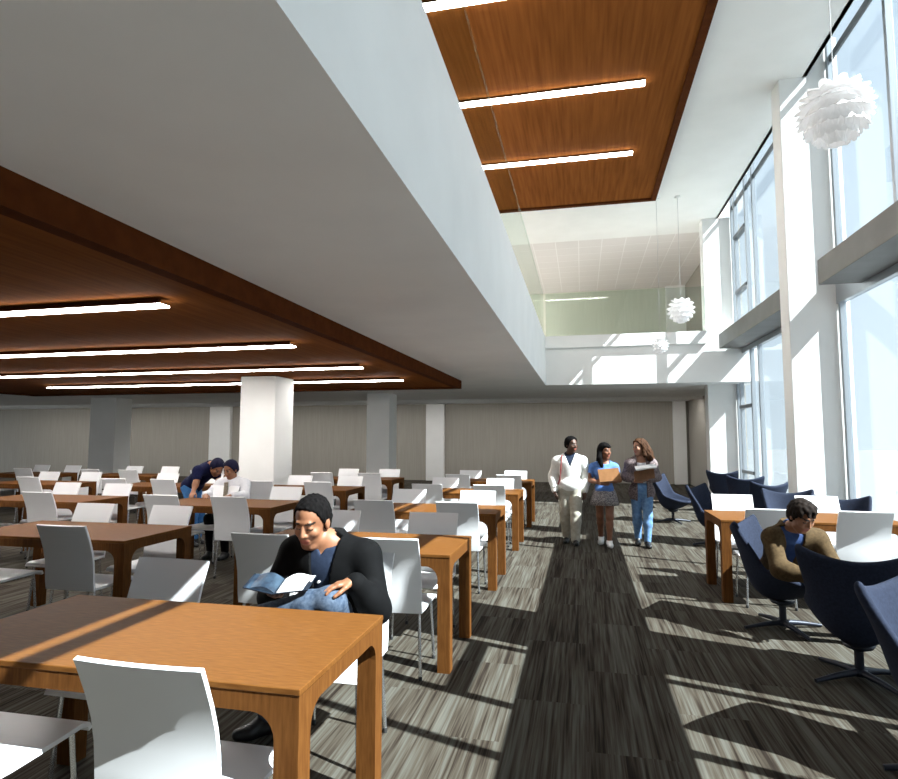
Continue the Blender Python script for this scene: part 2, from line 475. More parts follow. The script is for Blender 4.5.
rowname = ('first', 'second', 'third', 'fourth', 'fifth')
colname = ('the row along the aisle', 'the second row from the aisle', 'the third row from the aisle', 'the fourth row from the aisle', 'the leftmost row')
TX = [-.91 - TW/2 - 2.635*k for k in range(5)]
TY = [1.86 + TD/2 + 2.27*j for j in range(5)]
tab0 = None; ch0 = None
def place_table(x, y, label):
    global tab0
    if tab0 is None:
        tab0 = make_table(label); tab0.location = (x, y, 0); return tab0
    return dup(tab0, (x, y, 0), 0, label)
def place_chair(x, y, rz, label):
    global ch0
    if ch0 is None:
        ch0 = make_chair(label); ch0.location = (x, y, 0); ch0.rotation_euler.z = rz; return ch0
    return dup(ch0, (x, y, 0), rz, label)
MAN_CHAIR = (-1.30, 3.06)
for j, y in enumerate(TY):
    for k, x in enumerate(TX):
        if not (in_view(x+TW/2, y, .8, 30) or in_view(x, y, .8, 10)): continue
        if k == 0:
            where = ('sunlit front table under the foreground', 'second table along the aisle', 'third table along the aisle', 'fourth table along the aisle', 'last table along the aisle')[j]
            where = 'front table' if j == 0 else where
            tl = ('large orange oak table in the foreground with a sun stripe' if j == 0 else
                  'orange oak table, %s from the front in the row along the aisle' % rowname[j])
        else:
            where = '%s table in %s' % (rowname[j], colname[k])
            tl = 'brown shaded oak table, %s from the front in %s' % (rowname[j], colname[k])
        place_table(x, y, tl)
        for side in (-1, 1):
            for e in (-1, 1):
                cx = x + e*.46 + random.uniform(-.025, .025)
                cy = y + side*(.665-.285-.035) + side*random.uniform(-.01, .03)
                rz = (0 if side < 0 else PI) + random.uniform(-.03, .03)
                lab = 'white chair, %s %s seat of the %s' % ('near' if side < 0 else 'far', 'left' if e < 0 else 'right', where)
                if j == 0 and k == 0 and side == 1 and e == 1:
                    cx, cy, rz = MAN_CHAIR[0], MAN_CHAIR[1], PI
                    lab = 'white chair pulled back from the front table under the reading man'
                if not (in_view(cx+.2, cy, .7, 25) or in_view(cx-.2, cy, .4, 25)): continue
                place_chair(cx, cy, rz, lab)
# the table by the window
RX, RY = 1.33 + TW/2, 6.45 + TD/2
place_table(RX, RY, 'orange oak table on the window side behind the man in the tan jacket')
place_chair(1.70, RY+.44, PI, 'white chair at the window side table, far left seat')
place_chair(2.60, RY+.46, PI, 'white chair at the window side table, far right seat')
place_chair(1.72, RY-.36, 0, 'white chair at the window side table behind the man in the tan jacket')
place_chair(2.50, RY-.38, 0, 'grey shaded white chair at the window side table, near right seat')

# ------------------------------------------------------------------ navy lounge chairs
def make_lounge(label):
    t = thing('lounge_chair', label, 'lounge chair', (0,0,0), 0, 'navy swivel lounge chairs')
    prof = [ # y, z, half width, curl up, wing forward
        (.32,.375,.17,.00,.00), (.30,.385,.21,.02,-.02), (.22,.32,.28,.10,-.01), (.08,.25,.335,.21,.02), (-.08,.22,.345,.28,.05),
        (-.19,.25,.33,.28,.10), (-.27,.36,.315,.21,.15), (-.31,.50,.32,.11,.17), (-.345,.65,.335,.04,.15), (-.385,.78,.36,.04,.11), (-.40,.825,.365,.085,.09)]
    nj = 15
    vs = []
    for y, z, w, cu, wf in prof:
        for j in range(nj):
            s = -1 + 2*j/(nj-1); a = abs(s)
            vs.append((s*w*(1-.06*a**4), y + wf*a**2.2, z + cu*a**1.8))
    fs = []
    for i in range(len(prof)-1):
        for j in range(nj-1):
            q = i*nj+j; fs.append((q, q+1, q+nj+1, q+nj))
    mb = MB(); mb.add(vs, fs, 0, True)
    sh = mb.build('shell', M['navy'], t, fix=False)
    so = sh.modifiers.new('solid', 'SOLIDIFY'); so.thickness = .05; so.offset = -1
    su = sh.modifiers.new('subd', 'SUBSURF'); su.levels = 2; su.render_levels = 2
    MB().tube([(0,-.02,.045), (0,-.02,.235)], [.028,.028], 14).lathe([(0,.235),(.10,.235),(.085,.212),(.035,.19)], 18, c=(0,-.02)).build('column', M['navydark'], t)
    b = MB(); b.lathe([(0,.07),(.045,.065),(.05,.03),(0,.028)], 16, c=(0,-.02))
    for k in range(4):
        a = PI/4 + k*PI/2
        d = Vector((math.cos(a), math.sin(a), 0)); c = Vector((0,-.02,0))
        b.tube([c+d*.02+Vector((0,0,.05)), c+d*.18+Vector((0,0,.038)), c+d*.34+Vector((0,0,.016))], [.026,.020,.014], 8)
    b.build('star_base', M['navydark'], t)
    return t
lg = [ # x, y, rz, label
    (1.66, 5.70, math.radians(-118), 'navy lounge chair holding the man in the tan jacket'),
    (1.80, 4.66, math.radians(-22), 'dark navy lounge chair seen from behind, in front of the seated man in tan'),
    (1.76, 3.40, math.radians(-138), 'navy lounge chair nearest, cut by the right picture edge'),
    (1.69, 12.2, math.radians(-118), 'navy lounge chair just right of the woman in jeans'),
    (1.95, 9.75, math.radians(-125), 'navy lounge chair with sunlit seat left of the window side table'),
    (3.05, 14.30, math.radians(-20), 'dark navy lounge chair farthest away, tall by the last pilaster'),
    (3.02, 12.5, math.radians(-10), 'dark navy lounge chair beside the far window, second farthest'),
    (2.90, 11.0, math.radians(15), 'dark navy lounge chair in the far cluster, before the far window corner'),
    (2.74, 8.95, math.radians(172), 'dark navy lounge chair with wide back, behind the seated man in tan'),
    (3.06, 8.14, math.radians(165), 'dark lounge chair beside the near pilaster, behind the window side table'),
]
lc0 = make_lounge(lg[0][3]); lc0.location = (*lg[0][:2], 0); lc0.rotation_euler.z = lg[0][2]
for x, y, a, lab in lg[1:]:
    dup(lc0, (x, y, 0), a, lab)
# ------------------------------------------------------------------ people
# bodies and clothes are grown as one smooth surface each: rounded limbs blended together, then meshed
V = Vector
def vec(a): return np.array(a, dtype=np.float64)

class Field:
    def __init__(self, voxel):
        self.h = voxel; self.pr = []; self.ripple = None
    def cap(self, a, b, ra, rb=None, k=.02):
        self.pr.append(('c', vec(a), vec(b), ra, ra if rb is None else rb, k)); return self
    def chain(self, pts, rad, k=.02):
        for i in range(len(pts)-1): self.cap(pts[i], pts[i+1], rad[i], rad[i+1], k)
        return self
    def ell(self, c, axes, radii, k=.02, sub=False):
        """axes: 3 unit vectors"""
        self.pr.append(('s' if sub else 'e', vec(c), np.array([list(a) for a in axes], dtype=np.float64), vec(radii), None, k)); return self
    def cut(self, p, n):
        """removes everything on the side the normal points to"""
        self.pr.append(('k', [(vec(p), vec(n)/np.linalg.norm(vec(n)))])); return self
    def neck(self, c, n, side, half=.078):
        """removes what is above the neck opening, only between the shoulders"""
        c, n, side = V(c), V(n), V(side)
        return self.wedge([(c, n), (c+side*half, -side), (c-side*half, side)])
    def wedge(self, planes):
        """removes what is on the outer side of ALL the given planes"""
        self.pr.append(('k', [(vec(p), vec(n)/np.linalg.norm(vec(n))) for p, n in planes])); return self
    def bounds(self, q, extra):
        if q[0] == 'c':
            r = max(q[3], q[4]) + extra
            return np.minimum(q[1], q[2])-r, np.maximum(q[1], q[2])+r
        r = q[3].max() + extra
        return q[1]-r, q[1]+r
    def mesh(self, name, mats, parent, color=None):
        h = self.h
        adds = [q for q in self.pr if q[0] not in 'sk']
        lo = np.min([self.bounds(q, 0)[0] for q in adds], axis=0) - 4*h
        hi = np.max([self.bounds(q, 0)[1] for q in adds], axis=0) + 4*h
        n = np.ceil((hi-lo)/h).astype(int) + 1
        D = np.full(n, .5, dtype=np.float32)
        for q in self.pr:
            if q[0] == 'k':
                g = [ (lo[d] + h*np.arange(n[d])).astype(np.float32) for d in range(3)]
                m = None
                for pp, nn in q[1]:
                    e = (((g[0]-pp[0])*nn[0])[:,None,None] + ((g[1]-pp[1])*nn[1])[None,:,None] + ((g[2]-pp[2])*nn[2])[None,None,:]).astype(np.float32)
                    m = e if m is None else np.minimum(m, e)
                D = np.maximum(D, m); continue
            a, b = self.bounds(q, q[5] + 4*h)
            i0 = np.maximum(np.floor((a-lo)/h).astype(int), 0); i1 = np.minimum(np.ceil((b-lo)/h).astype(int)+1, n)
            if (i1 <= i0).any(): continue
            sl = tuple(slice(i0[d], i1[d]) for d in range(3))
            g = [ (lo[d] + h*np.arange(i0[d], i1[d])).astype(np.float32) for d in range(3)]
            X, Y, Z = np.meshgrid(*g, indexing='ij')
            if q[0] == 'c':
                p, d_ = q[1], q[2]-q[1]; L2 = max(float(d_@d_), 1e-9)
                x, y, z = X-p[0], Y-p[1], Z-p[2]
                t = np.clip((x*d_[0]+y*d_[1]+z*d_[2])/L2, 0, 1)
                dd = np.sqrt((x-t*d_[0])**2+(y-t*d_[1])**2+(z-t*d_[2])**2) - (q[3]+(q[4]-q[3])*t)
            else:
                x, y, z = X-q[1][0], Y-q[1][1], Z-q[1][2]; A = q[2]
                u = [(x*A[i][0]+y*A[i][1]+z*A[i][2])/q[3][i] for i in range(3)]
                k0 = np.sqrt(u[0]**2+u[1]**2+u[2]**2)+1e-6
                k1 = np.sqrt((u[0]/q[3][0])**2+(u[1]/q[3][1])**2+(u[2]/q[3][2])**2)+1e-6
                dd = k0*(k0-1)/k1
            k = q[5]; old = D[sl]
            if q[0] == 's':
                hh = np.clip(.5-.5*(old+dd)/k, 0, 1)
                D[sl] = old*(1-hh) - dd*hh + k*hh*(1-hh)
            else:
                hh = np.clip(.5+.5*(old-dd)/k, 0, 1)
                D[sl] = old*(1-hh) + dd*hh - k*hh*(1-hh)
        if self.ripple:
            G = [lo[d] + h*np.arange(n[d]) for d in range(3)]
            am, fr = self.ripple
            D += (am*np.sin(G[0]*fr)[:,None,None]*np.sin(G[1]*fr*1.13+1)[None,:,None]*np.sin(G[2]*fr*.62+2)[None,None,:]).astype(np.float32)
        D[0]=D[-1]=1; D[:,0]=D[:,-1]=1; D[:,:,0]=D[:,:,-1]=1
        # surface nets
        ins = D < 0
        c = np.zeros(np.array(D.shape)-1, dtype=np.uint8)
        offs = [(i,j,k) for i in (0,1) for j in (0,1) for k in (0,1)]
        sh = c.shape
        for o in offs: c += ins[o[0]:o[0]+sh[0], o[1]:o[1]+sh[1], o[2]:o[2]+sh[2]]
        act = np.argwhere((c > 0) & (c < 8))
        idx = np.full(sh, -1, dtype=np.int32); idx[tuple(act.T)] = np.arange(len(act))
        vals = np.stack([D[act[:,0]+o[0], act[:,1]+o[1], act[:,2]+o[2]] for o in offs], 1)
        acc = np.zeros((len(act),3)); cnt = np.zeros(len(act))
        for a in range(8):
            for b in range(a+1, 8):
                oa, ob = np.array(offs[a]), np.array(offs[b])
                if np.abs(oa-ob).sum() != 1: continue
                va, vb = vals[:,a], vals[:,b]; m = (va < 0) != (vb < 0)
                t = np.where(m, va/np.where(m, va-vb, 1), 0)
                acc += (oa + t[:,None]*(ob-oa))*m[:,None]; cnt += m
        verts = lo + h*(act + acc/cnt[:,None])
        quads = []
        for ax in range(3):
            o1, o2 = [(1,2),(2,0),(0,1)][ax]
            s0 = [slice(0,-1) if d == ax else slice(1,-1) for d in range(3)]
            s1 = [slice(1,None) if d == ax else slice(1,-1) for d in range(3)]
            A, B = ins[tuple(s0)], ins[tuple(s1)]
            for flip, mm in ((False, A & ~B), (True, ~A & B)):
                e = np.argwhere(mm)
                if not len(e): continue
                e[:,o1] += 1; e[:,o2] += 1
                d1 = np.zeros(3, int); d1[o1] = 1; d2 = np.zeros(3, int); d2[o2] = 1
                q = np.stack([idx[tuple((e-x).T)] for x in (d1*0, d1, d1+d2, d2)], 1)
                quads.append(q[:, ::-1] if flip else q)
        quads = np.concatenate(quads)
        me = bpy.data.meshes.new(name)
        me.vertices.add(len(verts)); me.vertices.foreach_set('co', verts.astype(np.float32).ravel())
        nq = len(quads)
        me.loops.add(nq*4); me.loops.foreach_set('vertex_index', quads.astype(np.int32).ravel())
        me.polygons.add(nq)
        me.polygons.foreach_set('loop_start', np.arange(0, nq*4, 4, dtype=np.int32))
        me.polygons.foreach_set('use_smooth', np.ones(nq, dtype=bool))
        mats = mats if isinstance(mats, (list, tuple)) else [mats]
        for m in mats: me.materials.append(m)
        if color is not None:
            cen = verts[quads].mean(1)
            me.polygons.foreach_set('material_index', color(cen).astype(np.int32))
        me.update(calc_edges=True); me.validate()
        o = bpy.data.objects.new(name, me); COL.objects.link(o)
        if parent is not None: o.parent = parent
        return o

def frame(fwd, up=(0,0,1)):
    f = V(fwd).normalized(); l = V(up).cross(f).normalized(); u = f.cross(l).normalized()
    return f, l, u

def head_prims(fl, c, F, L, U, s=1.0, female=False, k=.022):
    P = lambda f, l, u: c + (F*f + L*l + U*u)*s
    ax = (F, L, U)
    fl.ell(P(-.012,0,.035), ax, (.098*s,.077*s,.090*s), k)
    fl.ell(P(.028,0,-.035), ax, (.066*s,(.056 if female else .060)*s,.084*s), k)
    fl.cap(P(.058,-.012,-.103), P(.058,.012,-.103), .020*s, .020*s, .02)
    fl.cap(P(.02,-.042,-.075), P(.045,-.024,-.098), .018*s, .017*s, .02)
    fl.cap(P(.02,.042,-.075), P(.045,.024,-.098), .018*s, .017*s, .02)
    fl.cap(P(.080,-.030,.030), P(.080,.030,.030), .012*s, .012*s, .014)
    for q in (-1, 1):
        fl.ell(P(.062,q*.040,-.022), ax, (.024*s,.024*s,.022*s), .018)
        fl.ell(P(.104,q*.031,.008), ax, (.016*s,.017*s,.011*s), .012, sub=True)
        fl.ell(P(.079,q*.031,.007), ax, (.013*s,.015*s,.011*s), .004)
        fl.ell(P(-.010,q*.079,-.005), ax, (.021*s,.009*s,.032*s), .006)
    fl.cap(P(.092,0,.012), P(.106,0,-.026), .0085*s, .0115*s, .010)
    fl.cap(P(.094,-.013,-.030), P(.094,.013,-.030), .009*s, .009*s, .008)
    fl.cap(P(.086,-.020,-.058), P(.086,.020,-.058), .0075*s, .0075*s, .006)
    fl.cap(P(.082,-.017,-.071), P(.082,.017,-.071), .0085*s, .0085*s, .006)
    return P

def face_colors(P, F, L, U, c, s, down=False):
    def fn(cen):
        r = cen - np.array(c)
        f, l, u = (r@np.array(F))/s, (r@np.array(L))/s, (r@np.array(U))/s
        out = np.zeros(len(cen))
        front = f > .05
        al = np.abs(np.abs(l)-.031)
        if down:
            out[front & (al < .0150) & (np.abs(u-.003+8*(al*al)) < .0038) & (f < .1)] = 3
        else:
            out[front & (al < .0145) & (np.abs(u-.007) < .0065) & (f < .098)] = 2
            out[front & (al < .0075) & (np.abs(u-.006) < .0075) & (f < .1)] = 3
            out[front & (al < .0155) & (np.abs(u-.0135) < .003) & (f < .1)] = 3
        out[front & (np.abs(np.abs(l)-.033) < .020) & (np.abs(u-.029-.12*(.03-np.abs(np.abs(l)-.033))) < .0055) & (f > .055)] = 3
        out[front & (np.abs(l) < .024) & (np.abs(u+.0645) < .013) & (f > .075)] = 1
        return out
    return fn

def hand_prims(fl, wr, d, n, thumb, s=1.0, curl=.5, spread=.06):
    """wr wrist, d towards the fingers, n palm normal (the way fingers curl), thumb = side of the thumb"""
    d = V(d).normalized(); n = V(n); n = (n - d*n.dot(d)).normalized(); t = d.cross(n)
    if t.dot(V(thumb)) < 0: t = -t
    wr = V(wr)
    fl.cap(wr, wr+d*.03*s, .024*s, .024*s, .015)
    kn = []
    for i, (o, l) in enumerate(((.028,.082),(.009,.088),(-.010,.083),(-.027,.072))):
        k0 = wr + d*l*s + t*o*s
        fl.cap(wr + d*.02*s + t*o*.6*s, k0, .014*s, .012*s, .012); kn.append(k0)
    for i, (k0, (ln, sp)) in enumerate(zip(kn, ((.068,1),(.077,.3),(.072,-.4),(.056,-1)))):
        p = k0; dd = (d + t*spread*sp).normalized(); ang = curl*(.85+.12*i)
        for j, (fr, r) in enumerate(((.45,.0098),(.31,.0090),(.24,.0080))):
            rot = Matrix.Rotation(ang*(.75 if j == 0 else 1.0), 3, d.cross(n))
            dd = rot @ dd
            if dd.dot(n) < 0 and j == 0: dd = rot.inverted() @ rot.inverted() @ dd
            q = p + dd*ln*fr*s
            fl.cap(p, q, r*s, (r-.0006)*s, .004); p = q
    a = wr + d*.022*s + t*.018*s
    b = wr + d*.055*s + t*.048*s + n*.012*s
    e = b + (d*.85 + t*.22 + n*.45).normalized()*.034*s
    g = e + (d*.95 - t*.05 + n*.5).normalized()*.028*s
    fl.cap(a, b, .016*s, .012*s, .010).cap(b, e, .0108*s, .0100*s, .004).cap(e, g, .0098*s, .0085*s, .004)

class Person:
    """joints are given in world coordinates relative to the root point"""
    def __init__(self, label, loc, J, tf, hf, hc, hs=1.0, female=False, skin=None, vox=.009, group=None, k=1.0, clothing_vox=None, down=False):
        self.t = thing('person', label, 'person', loc, 0, group)
        self.J = {a: V(b) for a, b in J.items()}
        self.tf = frame(tf); self.hF = hf; self.hc = V(hc); self.hs = hs; self.fem = female
        self.skin = skin; self.vox = vox; self.k = k; self.cv = clothing_vox or vox; self.down = down
    def arm(self, f, side, e, wrist=True, k=.03, to=1.0):
        J = self.J; q = self.k
        S, E, W = J['S'+side], J['E'+side], J['W'+side]
        r = (.050,.041,.039,.027) if not self.fem else (.042,.034,.033,.023)
        f.cap(S, E, r[0]*q+e, r[1]*q+e, k)
        f.cap(E, E.lerp(W, .35*to), r[2]*q+e, (r[2]+.002)*q+e, k)
        f.cap(E.lerp(W, .3*to), E.lerp(W, to), (r[2]+.001)*q+e, r[3]*q+e*1.1, k)
    def torso(self, f, e, k=.05, low=True):
        J = self.J; q = self.k; F, L, U0 = self.tf
        SL, SR, P, N = J['SL'], J['SR'], J['P'], J['N']
        up = (N-P).normalized(); Lx = (SL-SR).normalized(); Fx = Lx.cross(up).normalized()
        ax = (Fx, Lx, up)
        sw = (SL-SR).length/2
        h = (N-P).length
        f.ell(P+up*h*.70-Fx*.0, ax, (.105*q+e, sw*.86+e, h*.30+e), k)
        f.ell(P+up*h*.40, ax, ((.098 if not self.fem else .085)*q+e, (.135 if not self.fem else .115)*q+e, h*.30+e), k)
        if self.fem: f.ell(P+up*h*.66+Fx*.055, ax, (.065+e, .115+e, .065+e), .04)
        if low: f.ell(P+up*.02, ax, (.115*q+e, .155*q+e, .115*q+e), k)
        f.cap(SL.lerp(SR,.06), SR.lerp(SL,.06), .055*q+e, .055*q+e, k)
        m = (SL+SR)/2
        f.cap(N, SL.lerp(m,.25)+up*.012, .048*q+e, .040*q+e, k).cap(N, SR.lerp(m,.25)+up*.012, .048*q+e, .040*q+e, k)
    def leg(self, f, side, e, k=.03, to=1.0):
        J = self.J; q = self.k
        H, K, A = J['H'+side], J['K'+side], J['A'+side]
        f.cap(H, K, .083*q+e, .056*q+e, k)
        d = (A-K); calf = K + d*.30
        f.cap(K, calf, .054*q+e, .053*q+e, k); f.cap(calf, K+d*to, .054*q+e, (.036 if to > .9 else .045)*q+e, k)
    def foot(self, f, side, e, k=.015):
        A, T = self.J['A'+side], self.J['T'+side]
        d = (T-A); hd = V((d.x, d.y, 0)).normalized()
        heel = V((A.x, A.y, T.z+.012)) - hd*.035
        f.cap(A, heel+V((0,0,.012)), .036+e, .034+e, k).cap(heel, T-hd*.06, .032+e, .034+e, k).cap(T-hd*.06, T, .036+e, .026+e, k)
        f.cap(A, T-hd*.07, .034+e, .032+e, k)
    def body(self, hands=(), legs=True):
        f = Field(self.vox); J = self.J
        self.torso(f, 0)
        F, L, U = self.hF
        head_prims(f, self.hc, F, L, U, self.hs, self.fem)
        f.cap(self.hc - U*.075*self.hs - F*.018, J['N']+(J['N']-J['P']).normalized()*-.01, .053*self.k, .058*self.k, .03)
        for s in 'LR':
            self.arm(f, s, 0)
            if legs: self.leg(f, s, 0); self.foot(f, s, 0)
        for (s, d, n, th, cu) in hands: hand_prims(f, J['W'+s], d, n, th, self.k*.98, cu)
        P = lambda a,b,c: None
        return f.mesh('body', [self.skin, M['lips'], M['eyewhite'], M['eyedark']], self.t, face_colors(P, F, L, U, self.hc, self.hs, self.down))
    def shoes(self, m, e=.006, sides='LR'):
        for s in sides:
            f = Field(min(self.cv, .008)); self.foot(f, s, e)
            A = self.J['A'+s]; f.cut((A.x, A.y, A.z+.02), (0,0,1)); f.cut((A.x, A.y, .004), (0,0,-1)) if self.J['T'+s].z < .06 else None
            f.mesh('shoe', m, self.t)
    def trousers(self, m, e=.016, to=.97, waist=.10, flare=0):
        f = Field(self.cv); J = self.J
        up = (J['N']-J['P']).normalized(); Lx = (J['SL']-J['SR']).normalized(); Fx = Lx.cross(up)
        f.ell(J['P']+up*.02, (Fx, Lx, up), (.118*self.k+e, .158*self.k+e, .13+e), .05)
        for s in 'LR': self.leg(f, s, e, .035, to); 
        if flare:
            for s in 'LR':
                K, A = J['K'+s], J['A'+s]; f.cap(J['H'+s].lerp(K,.4), A, .070+flare, .048+flare, .03)
        f.wedge([(J['P']+up*waist, up), (J['P']+Fx*.17, -Fx)])
        for s in 'LR':
            K, A = J['K'+s], J['A'+s]; d = (A-K); f.wedge([(K+d*to, d), (K+d*.9, d)]) if False else None
        return f.mesh('trousers', m, self.t)
    def hair(self, m, name='hair', cap=.012, line=.070, back=-.06, strands=(), vox=None, rip=(.0045, 165), temple=False):
        F, L, U = self.hF; s = self.hs; c = self.hc
        P = lambda a,b,d: c + (F*a + L*b + U*d)*s
        f = Field(vox or self.cv)
        f.ell(P(-.016,0,.040), (F,L,U), (.100*s+cap, .078*s+cap, .087*s+cap), .02)
        f.ell(P(-.045,0,-.01), (F,L,U), (.062*s+cap, .070*s+cap, .075*s+cap), .03)
        # hairline: slopes from the top of the forehead to in front of the ears, then round the nape
        f.wedge([(P(line,0,.088), F*.88-U*.47)])
        f.wedge([(P(-.012,0,0), F), (P(0,0,-.030), -U)])
        f.wedge([(P(-.045,0,back), -U-F*.25)])
        if temple:
            for q in (-1, 1): f.ell(P(.080,q*.050,.070), (F,L,U), (.034*s,.022*s,.030*s), .008, sub=True)
        f.ripple = rip
        for a, b, r0, r1 in strands: f.cap(P(*a), P(*b), r0*s, r1*s, .02)
        return f.mesh(name, m, self.t)

for nm, a, b, sc in (('skin_light', (0.312,0.15,0.09), (0.36,0.186,0.12), 14), ('skin_tan', (0.232,0.0986,0.0493), (0.2726,0.1247,0.0667), 14), ('skin_dark', (0.06,0.0256,0.0144), (0.08,0.036,0.0208), 14), ('skin_warm', (0.18,0.069,0.033), (0.216,0.09,0.048), 14)):
    M[nm] = noise_mat(nm, a, b, (sc,sc,sc), .5)
M['lips'] = mat('lips', (.30,.085,.06), .5)
M['eyewhite'] = mat('eye_white', (.26,.24,.22), .6)
M['eyedark'] = mat('eye_dark', (.018,.011,.008), .4)
M['blackhair'] = noise_mat('black_hair', (.003,.0028,.0028), (.007,.006,.006), (90,90,20), .9, spec=.06)
M['brownhair'] = noise_mat('brown_hair', (.006,.0035,.0025), (.014,.008,.005), (90,90,20), .8, spec=.15)
M['auburn'] = noise_mat('auburn_hair', (.022,.009,.004), (.07,.03,.013), (70,70,16), .8, spec=.15)
M['blackcloth'] = noise_mat('black_wool', (.0010,.0010,.0012), (.0018,.0018,.0022), (60,60,60), .85, spec=.15)
M['denim'] = noise_mat('blue_denim', (.085,.17,.32), (.15,.27,.46), (30,30,30), .85, 5, .3, .7, .2, bump=.2)
M['lightdenim'] = noise_mat('light_denim', (.028,.045,.078), (.088,.118,.165), (45,45,45), .85, 6, .3, .7, .2, bump=.3)
M['bluedenim'] = noise_mat('strong_blue_denim', (0.035,0.13,0.32), (0.06,0.19,0.42), (22,22,22), .85, 6, .3, .7, .2)
M['navyshirt'] = noise_mat('dark_blue_shirt', (0.011,0.018,0.0375), (0.017,0.026,0.05), (40,40,40), .85, spec=.2)
M['blueshirt'] = noise_mat('blue_shirt', (0.0072,0.027,0.096), (0.012,0.036,0.12), (40,40,40), .8)
M['navypolo'] = noise_mat('navy_polo', (.004,.006,.03), (.008,.010,.045), (40,40,40), .85, spec=.15)
M['tanjacket'] = noise_mat('tan_corduroy', (.048,.029,.012), (.082,.052,.023), (45,45,45), .9, 5, .3, .7, .2, bump=.3)
M['sweater'] = noise_mat('cream_sweater', (.66,.65,.61), (.76,.75,.72), (40,40,40), .9, bump=.2)
M['whiteshirt'] = noise_mat('white_shirt', (0.594,0.594,0.63), (0.666,0.666,0.693), (30,30,30), .85)
M['khaki'] = noise_mat('beige_trousers', (.36,.33,.27), (.46,.43,.36), (20,20,20), .9)
M['bluetop'] = noise_mat('blue_top', (.06,.14,.38), (.09,.19,.46), (30,30,30), .85)
M['skirt'] = noise_mat('patterned_skirt', (.08,.07,.08), (.36,.32,.31), (70,70,70), .9, 3, .42, .58)
M['plaid'] = noise_mat('plaid_shirt', (.05,.035,.04), (.22,.17,.165), (75,75,75), .9, 3, .40, .60)
M['whiteshoe'] = mat('white_shoe', (.75,.75,.74), .5)
M['blackshoe'] = mat('black_shoe', (.008,.008,.009), .4)
M['tie'] = noise_mat('striped_tie', (.12,.09,.06), (.30,.26,.2), (60,60,60), .6)
M['strap'] = mat('maroon_strap', (.18,.03,.03), .7)
M['folder'] = noise_mat('brown_folder', (0.11,0.04675,0.0165), (0.1485,0.066,0.02475), (12,12,12), .6)
M['folderorange'] = noise_mat('orange_brown_folder', (0.198,0.0825,0.022), (0.242,0.1045,0.033), (12,12,12), .6)
M['paper'] = mat('white_paper', (.82,.82,.82), .7)
M['bookcover'] = noise_mat('dark_blue_book_cover', (.003,.008,.016), (.009,.017,.03), (18,18,18), .45)
M['pageprint'] = noise_mat('printed_blue_page', (.004,.010,.022), (.03,.055,.085), (16,16,16), .5)
M['button'] = mat('shirt_button', (.7,.7,.68), .4)

def slab(name, m, corners, th, parent=None):
    """a board with four given corners and a thickness along its normal"""
    c = [V(p) for p in corners]; n = (c[1]-c[0]).cross(c[3]-c[0]).normalized()*th
    mb = MB(); mb.add([*c, *[p+n for p in c]], [(0,3,2,1),(4,5,6,7),(0,1,5,4),(1,2,6,5),(2,3,7,6),(3,0,4,7)])
    return mb.build(name, m, parent)

